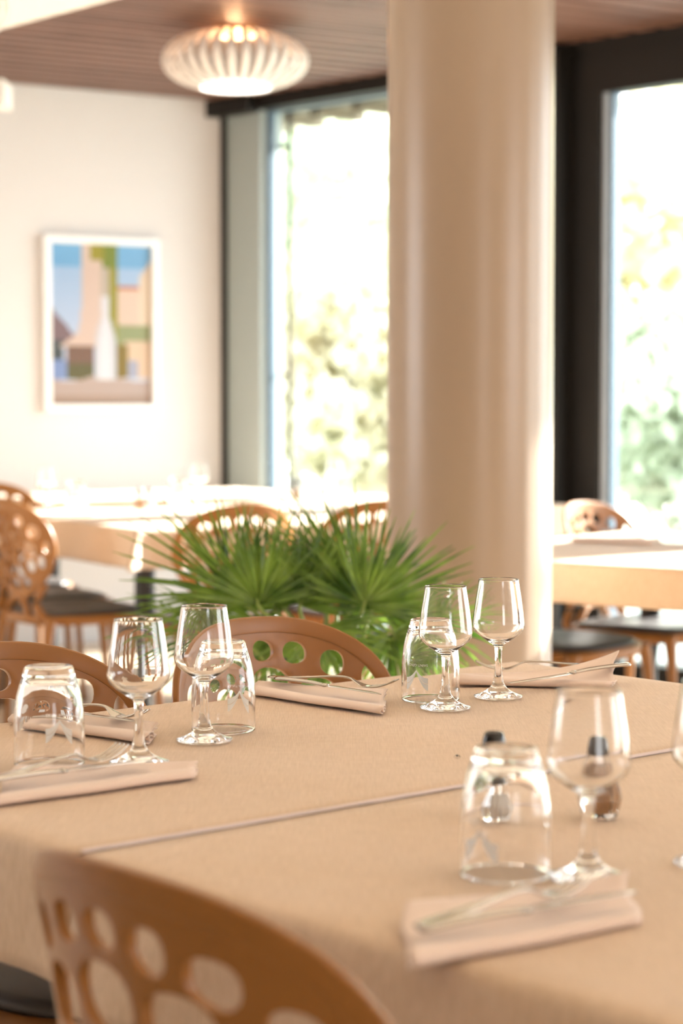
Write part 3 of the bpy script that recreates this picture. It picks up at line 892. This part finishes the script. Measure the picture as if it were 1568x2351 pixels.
def chair(back, f, label, group, d=0.262):
    return dup(ch, seat_at(back, f, d), rz(Vector(f).normalized()), label, group)
chair((-0.493, 2.862), NF, 'brown perforated chair cut off by the left edge, behind the leftmost glasses', G1)
chair((-0.168, 1.500), U, 'large blurred caramel perforated chair back nearest the camera, bottom left', G1)
G2 = 'brown chairs at the back tables'
C0 = Vector((-0.667, 6.888)); X1 = Vector((0.857, 0.515)); X2 = Vector((-0.515, 0.857))
chair((-0.300, 6.66), X2, 'brown chair behind the palm leaves, left of the two facing the white table', G2)
chair((0.15, 6.95), X2, 'brown chair beside the column, its back turned to us behind the palm', G2)
chair((-1.150, 7.06), X1, 'brown chair at the left edge seen from the side with dark seat and legs', G2)
o = C0 + X1 * 0.13 + X2 * 1.74
chair((o.x, o.y), -X2, 'pale brown chair at the far left, only its arched top above the white table', G2)
o = C0 + X1 * -0.235 + X2 * 0.93
chair((o.x, o.y), X1, 'second brown chair on the left side of the white table, pushed under it', G2)
C1 = Vector((0.169, 5.847)); Y1 = Vector((0.782, -0.624)); Y2 = Vector((0.624, 0.782))
G3 = 'chairs round the right-hand back table'
chair((0.782, 6.856), Y1, 'sunlit chair whose pale arched back rises beside the column and the right window', G3)
o = C1 + Y1 * -0.13 + Y2 * 0.58
chair((o.x, o.y), Y1, 'chair with grey seat seen under the right-hand back table beside the column', G3)
o = C1 + Y1 * 1.22 + Y2 * 0.52
chair((o.x, o.y), -Y1, 'chair with grey seat at the right edge under the right-hand back table', G3)

# ================================================================= BACK TABLES
def back_table(P, xdir, L, W, label, clabel, seed, drop=0.14):
    table(P, xdir, L, W, label, 'tables at the back of the room', ins=0.05)
    c = drape('tablecloth', P, xdir, L, W, (True, True, True, True), drop, M['cloth'], 0.75, seed=seed, amp=0.004)
    tag(c, clabel, 'tablecloth', 'tablecloths at the back of the room')
back_table(C0, X1, 1.30, 1.30, 'back table with black legs left of the palm', 'bright tablecloth on the back table left of the palm', 11)
P2 = C0 + X1 * 0.5 + X2 * 1.95
back_table(P2, X1, 1.3, 0.75, 'table farthest back, near the room corner', 'bright tablecloth farthest back near the room corner', 12)
cT = Vector((0.25, 8.75)); a3 = cT - DW * 0.6 + Vector((-0.737, -0.676)) * 0.35
back_table(a3, DW, 1.2, 0.70, 'table against the left window, behind the column', 'bright tablecloth against the left window behind the column', 13)
# right-hand table: local x along Y1, y along Y2
back_table(C1, Y1, 1.02, 1.35, 'back table right of the column', 'tablecloth with long beige front drop right of the column', 14, 0.115)

def back_glass(x, y, lab):
    return dup(wg, (x, y, 0.7525), 0, lab, 'glasses on the back tables')
def back_tumbler(x, y, lab):
    return dup(tb, (x, y, 0.7525), 2.5, lab, 'glasses on the back tables')
back_glass(-0.575, 8.42, 'blurred wine glass in front of the dark window corner, taller of the pair')
back_tumbler(-0.655, 8.36, 'blurred upturned tumbler left of the wine glass by the window corner')
back_glass(-0.03, 9.05, 'blurred wine glass against the bright left window')
back_tumbler(-0.14, 8.92, 'blurred upturned tumbler against the bright left window')
back_tumbler(-1.02, 8.02, 'blurred upturned tumbler on the white table left of the little shakers')
back_glass(-1.12, 7.92, 'blurred wine glass on the white table below the picture')
back_glass(1.06, 6.34, 'blurred wine glass on the right-hand back table in front of the right window')
back_tumbler(0.99, 6.22, 'blurred upturned tumbler on the right-hand back table')
def back_shaker(src, x, y, lab): return dup(src, (x, y, 0.7525), 0.3, lab, 'shakers on the back tables')
shs = [o for o in bpy.data.objects if o.name == 'salt_shaker'][0]; shp = [o for o in bpy.data.objects if o.name == 'pepper_shaker'][0]
back_shaker(shp, -0.775, 8.00, 'small blurred pepper shaker on the white back table, left of the pair')
back_shaker(shs, -0.740, 8.03, 'small blurred salt shaker on the white back table, right of the pair')
back_shaker(shp, -0.19, 8.86, 'small blurred shaker by the left window, behind the palm')
nk = [o for o in bpy.data.objects if o.name == 'napkin'][0]
dup(nk, (-1.13, 7.52, 0.7525), R(31), 'blurred napkin near the left end of the white back table', 'napkins on the back tables')
dup(nk, (0.70, 6.25, 0.7525), R(-35), 'blurred napkin beside the sunlit chair on the right-hand back table', 'napkins on the back tables')

# ================================================================= LAMPS
def make_lamp(label, loc):
    t = thing('ceiling_lamp', label, 'lamp', loc, 0, 'slatted ceiling lamps')
    bm = bmesh.new(); lathe(bm, [(0, 0), (0.09, 0), (0.09, -0.014), (0.075, -0.022), (0, -0.022)], 32); obj('ceiling_plate', bm, M['brass'], t, True)
    bm = bmesh.new(); lathe(bm, [(0, -0.240), (0.135, -0.240), (0.148, -0.234), (0.135, -0.228), (0, -0.228)], 40); obj('diffuser', bm, M['bulb'], t, True)
    bm = bmesh.new(); lathe(bm, [(0.142, -0.228), (0.215, -0.185), (0.232, -0.140), (0.205, -0.100), (0.15, -0.075), (0.07, -0.066), (0, -0.065)], 40); obj('inner_shade', bm, M['shade'], t, True)
    sl = []
    for k in range(32):
        a = 2 * math.pi * k / 32
        bm = bmesh.new(); rows = []
        for i in range(15):
            u = math.pi * i / 14
            z = -0.132 + 0.108 * math.cos(u); r = 0.085 + (0.292 - 0.085) * math.sin(u) ** 0.85
            if i > 9: r = max(r, 0.150)
            wd = 0.005 + 0.010 * math.sin(u)
            row = []
            for s, dr in ((-wd, 0), (wd, 0), (wd, -0.004), (-wd, -0.004)):
                rr = r + dr
                row.append(bm.verts.new((rr * math.cos(a) - s * math.sin(a), rr * math.sin(a) + s * math.cos(a), z)))
            rows.append(row)
        for p, q_ in zip(rows, rows[1:]):
            for m_ in range(4): bm.faces.new((p[m_], p[(m_ + 1) % 4], q_[(m_ + 1) % 4], q_[m_]))
        bm.faces.new(rows[0]); bm.faces.new(rows[-1][::-1])
        obj('slat', bm, M['lampwhite'], t, True)
    for r, z in ((0.088, -0.026), (0.150, -0.236)):
        bm = bmesh.new(); lathe(bm, [(r, z), (r - 0.012, z), (r - 0.012, z - 0.006), (r, z - 0.006)], 48, close=True); obj('ring', bm, M['lampwhite'], t, True)
    return t
def bulb(loc):
    l = bpy.data.lights.new('lamp_bulb', 'POINT'); l.energy = 0.9; l.color = (1.0, 0.55, 0.28); l.shadow_soft_size = 0.03
    o = bpy.data.objects.new('lamp_bulb', l); COL.objects.link(o); o.location = loc
lp = make_lamp('slatted white globe lamp on the timber ceiling, seen whole', (-0.421, 8.371, CEIL))
bulb((-0.421, 8.371, CEIL - 0.044))
dup(lp, (-1.262, 6.15, 2.45), 0, 'slatted white lamp cut off at the top left edge')

# ================================================================= PICTURE
def picture():
    mt = frame_mtx(L1, K - L1)
    base = 5.0
    k0 = (Vector((-1.595, 9.861)) - L1).length
    t = thing('framed_picture', 'framed photograph of a clear bottle before a village on the white wall', 'picture', (0, 0, 0))
    xa, xb, za, zb = k0 + 0.203, k0 + 0.812, 1.118, 1.956
    bm = bmesh.new()
    fw = 0.034
    for lo, hi in (((xa, -0.035, za), (xa + fw, -0.001, zb)), ((xb - fw, -0.035, za), (xb, -0.001, zb)), ((xa + fw, -0.035, za), (xb - fw, -0.001, za + fw)), ((xa + fw, -0.035, zb - fw), (xb - fw, -0.001, zb))):
        box(bm, lo, hi, mt)
    obj('frame', bm, M['picframe'], t)
    bm = bmesh.new(); nx, nz = 60, 90
    x0, x1, z0, z1 = xa + fw, xb - fw, za + fw, zb - fw
    g = [[bm.verts.new(mt @ Vector((x0 + (x1 - x0) * i / nx, -0.006, z0 + (z1 - z0) * j / nz))) for j in range(nz + 1)] for i in range(nx + 1)]
    for i in range(nx):
        for j in range(nz): bm.faces.new((g[i][j], g[i + 1][j], g[i + 1][j + 1], g[i][j + 1]))
    lay_ = bm.loops.layers.float_color.new('print')
    def colr(u, v):           # u 0..1 left-right, v 0..1 bottom-top
        c = (0.55 + 0.25 * (1 - v), 0.70 + 0.12 * (1 - v), 0.92)
        if v > 0.86: c = (0.42, 0.62, 0.86)
        if u < 0.28 and v < 0.60 - 0.75 * max(0, u - 0.02) and v > 0.36: c = (0.25, 0.19, 0.20)
        if u < 0.14 and 0.28 < v <= 0.40: c = (0.07, 0.08, 0.08)
        if u < 0.16 and 0.16 < v <= 0.28: c = (0.38, 0.45, 0.66)
        if 0.66 < u < 0.90 and 0.50 < v < 0.74: c = (0.86, 0.72, 0.64)
        if 0.66 < u < 0.90 and 0.72 < v < 0.75: c = (0.62, 0.30, 0.18)
        if u >= 0.88 and 0.48 < v < 0.90 - 0.9 * (0.99 - u): c = (0.93, 0.82, 0.70)
        if 0.62 < u and 0.38 < v < 0.50: c = (0.35, 0.38, 0.24)
        if 0.74 < u and 0.17 < v < 0.40: c = (0.82, 0.68, 0.56)
        if 0.76 < u < 0.86 and 0.17 < v < 0.28: c = (0.48, 0.50, 0.60)
        if 0.52 < u < 0.67 and v > 0.20: c = (0.34, 0.32, 0.10) if v < 0.85 else (0.22, 0.26, 0.08)
        if 0.62 < u < 0.76 and 0.17 < v < 0.38: c = (0.26, 0.19, 0.05)
        wl = 0.31 if v > 0.6 else 0.31 - (0.6 - v) * 0.18
        if v < 0.44: wl = 0.26 - (0.44 - v) * 2.0
        if wl < u < 0.52 and v > 0.36: c = (0.78, 0.66, 0.60)
        if 0.40 < u < 0.53 and v > 0.90: c = (0.36, 0.33, 0.12)
        if 0.16 < u < 0.44 and 0.16 < v <= 0.37: c = (0.22, 0.15, 0.12) if v > 0.26 else (0.13, 0.12, 0.06)
        if v <= 0.165 - 0.02 * math.sin(u * 9): c = (0.55, 0.47, 0.44) if v > 0.06 else (0.48, 0.38, 0.33)
        # bottle in the middle
        hw = 0.10 if v < 0.42 else (0.10 - (v - 0.42) * 0.45 if v < 0.58 else 0.038)
        if abs(u - 0.545) < hw and 0.15 < v < 0.86:
            c = (0.72, 0.74, 0.80) if abs(u - 0.545) > hw * 0.55 else (0.90, 0.90, 0.95)
            if v > 0.68: c = (0.60, 0.54, 0.48)
        return (*c, 1)
    for f in bm.faces:
        c = f.calc_center_median(); lc = mt.inverted() @ c
        cc = colr((lc.x - x0) / (x1 - x0), (lc.z - z0) / (z1 - z0))
        for lpz in f.loops: lpz[lay_] = cc
    m = bpy.data.materials.new('printed_photograph'); m.use_nodes = True
    n = m.node_tree; at_ = n.nodes.new('ShaderNodeVertexColor'); at_.layer_name = 'print'
    b = n.nodes['Principled BSDF']; b.inputs['Roughness'].default_value = 0.4
    gm = n.nodes.new('ShaderNodeHueSaturation'); gm.inputs['Value'].default_value = 0.62; gm.inputs['Saturation'].default_value = 1.5
    n.links.new(at_.outputs[0], gm.inputs['Color']); n.links.new(gm.outputs[0], b.inputs['Base Color'])
    obj('print', bm, m, t)
picture()

# ================================================================= PALM
def palm():
    bx, by = -0.03, 4.25
    t = thing('fan_palm', 'green fan palm in a dark planter between the tables and the column', 'plant', (bx, by, 0))
    bm = bmesh.new(); lathe(bm, [(0, 0), (0.15, 0), (0.165, 0.01), (0.20, 0.36), (0.21, 0.38), (0.195, 0.385), (0.185, 0.36), (0.0, 0.355)], 40); obj('planter', bm, M['pot'], t, True)
    bm = bmesh.new(); lathe(bm, [(0.184, 0.357), (0.10, 0.37), (0.0, 0.375)], 32); obj('soil', bm, M['soil'], t, True)
    bm = bmesh.new(); lathe(bm, [(0.07, 0.35), (0.075, 0.42), (0.06, 0.50), (0.03, 0.55), (0, 0.56)], 14); obj('stem', bm, M['trunkfibre'], t, True)
    rnd = random.Random(5)
    def leaf(hub, dirv, nrm, L, spread, n=30, droop=0.12):
        """fan leaf: hub relative to the pot, dirv = middle blade, nrm = leaf normal"""
        hub = Vector(hub) + Vector((0, 0, 0.415)); d = Vector(dirv).normalized(); nn = Vector(nrm); nn = (nn - d * nn.dot(d)).normalized(); sd = d.cross(nn).normalized()
        bm = bmesh.new()
        for k in range(n):
            a = R(spread) * (k / (n - 1) - 0.5) * 1.0 + rnd.uniform(-0.045, 0.045)
            v = d * math.cos(a) + sd * math.sin(a)
            sv = (-d * math.sin(a) + sd * math.cos(a))
            ll = L * (1 - 0.22 * (abs(a) / R(spread) * 2) ** 2) * rnd.uniform(0.80, 1.08)
            wmax = 0.0044
            prev = None
            tw = rnd.uniform(-0.6, 0.6); rnd_k = rnd.uniform(-0.12, 0.12)
            for i in range(8):
                u = i / 7
                p = hub + v * (ll * u) + nn * (0.06 * L * math.sin(u * 2.2) - droop * L * u ** 2.4) + nn * (rnd_k * L * u)
                wd = wmax * (0.5 + 1.4 * u) if u < 0.35 else wmax * (1.0 - 0.9 * ((u - 0.35) / 0.65) ** 1.5) + 0.0003
                s_ = (sv + nn * tw).normalized()
                fold = nn * (wd * 0.55)
                row = [bm.verts.new(p - s_ * wd + fold), bm.verts.new(p), bm.verts.new(p + s_ * wd + fold)]
                if prev:
                    for m_ in range(2): bm.faces.new((prev[m_], prev[m_ + 1], row[m_ + 1], row[m_]))
                prev = row
        fr = obj('frond', bm, M['leaf'], t)
        bm = bmesh.new()
        b0 = Vector((rnd.uniform(-0.04, 0.04), rnd.uniform(-0.04, 0.04), 0.46))
        mid = b0.lerp(hub, 0.55) + Vector((0, 0, 0.05))
        tube(bm, smoothpts([b0, mid, hub - d * 0.01, hub + d * 0.02], 5), [0.0065 - 0.0035 * i / 15 for i in range(16)], 6)
        obj('stalk', bm, M['petiole'], fr, True)
    F_ = (0, -1, 0.25)
    leaf((-0.200, 0.02, 0.365), (-0.80, -0.05, 0.42), (0.1, -0.9, 0.5), 0.245, 200, 34)
    leaf((-0.135, -0.04, 0.350), (-0.12, 0.05, 1.0), (0.0, -1.0, 0.15), 0.215, 165, 32)
    leaf((-0.105, 0.08, 0.335), (0.10, 0.1, 1.0), (0.1, -1.0, 0.2), 0.200, 150, 28)
    leaf((0.055, 0.00, 0.365), (-0.62, 0.0, 0.75), (0.2, -0.95, 0.2), 0.270, 95, 22)
    leaf((0.075, -0.05, 0.350), (0.22, -0.05, 0.95), (0.0, -1.0, 0.2), 0.215, 190, 34)
    leaf((0.105, 0.02, 0.345), (0.85, -0.05, 0.55), (-0.1, -0.9, 0.4), 0.215, 170, 32)
    leaf((0.205, 0.00, 0.305), (0.85, -0.15, -0.05), (0.0, -0.7, 0.7), 0.175, 180, 26)
    leaf((-0.215, -0.06, 0.290), (-0.95, -0.15, 0.10), (0.0, -0.6, 0.8), 0.215, 150, 28)
    leaf((-0.02, -0.08, 0.300), (0.15, -0.4, -0.65), (0.0, -0.95, 0.3), 0.20, 200, 30)
    leaf((0.130, -0.03, 0.285), (0.35, -0.3, -0.75), (0.1, -0.9, 0.3), 0.19, 200, 30)
    leaf((-0.130, 0.02, 0.300), (-0.3, -0.3, -0.55), (0.0, -0.9, 0.4), 0.20, 190, 30)
    leaf((0.000, 0.10, 0.360), (0.02, 0.3, 0.95), (0.0, -1.0, 0.3), 0.175, 180, 30)
    leaf((-0.05, -0.02, 0.345), (0.5, -0.1, 0.85), (0.0, -1.0, 0.1), 0.19, 140, 26)
    leaf((0.03, 0.12, 0.32), (0.9, 0.3, 0.45), (0.0, -0.8, 0.5), 0.21, 150, 26)
    leaf((-0.09, 0.14, 0.32), (-0.7, 0.5, 0.5), (0.0, -0.8, 0.5), 0.23, 160, 26)
palm()
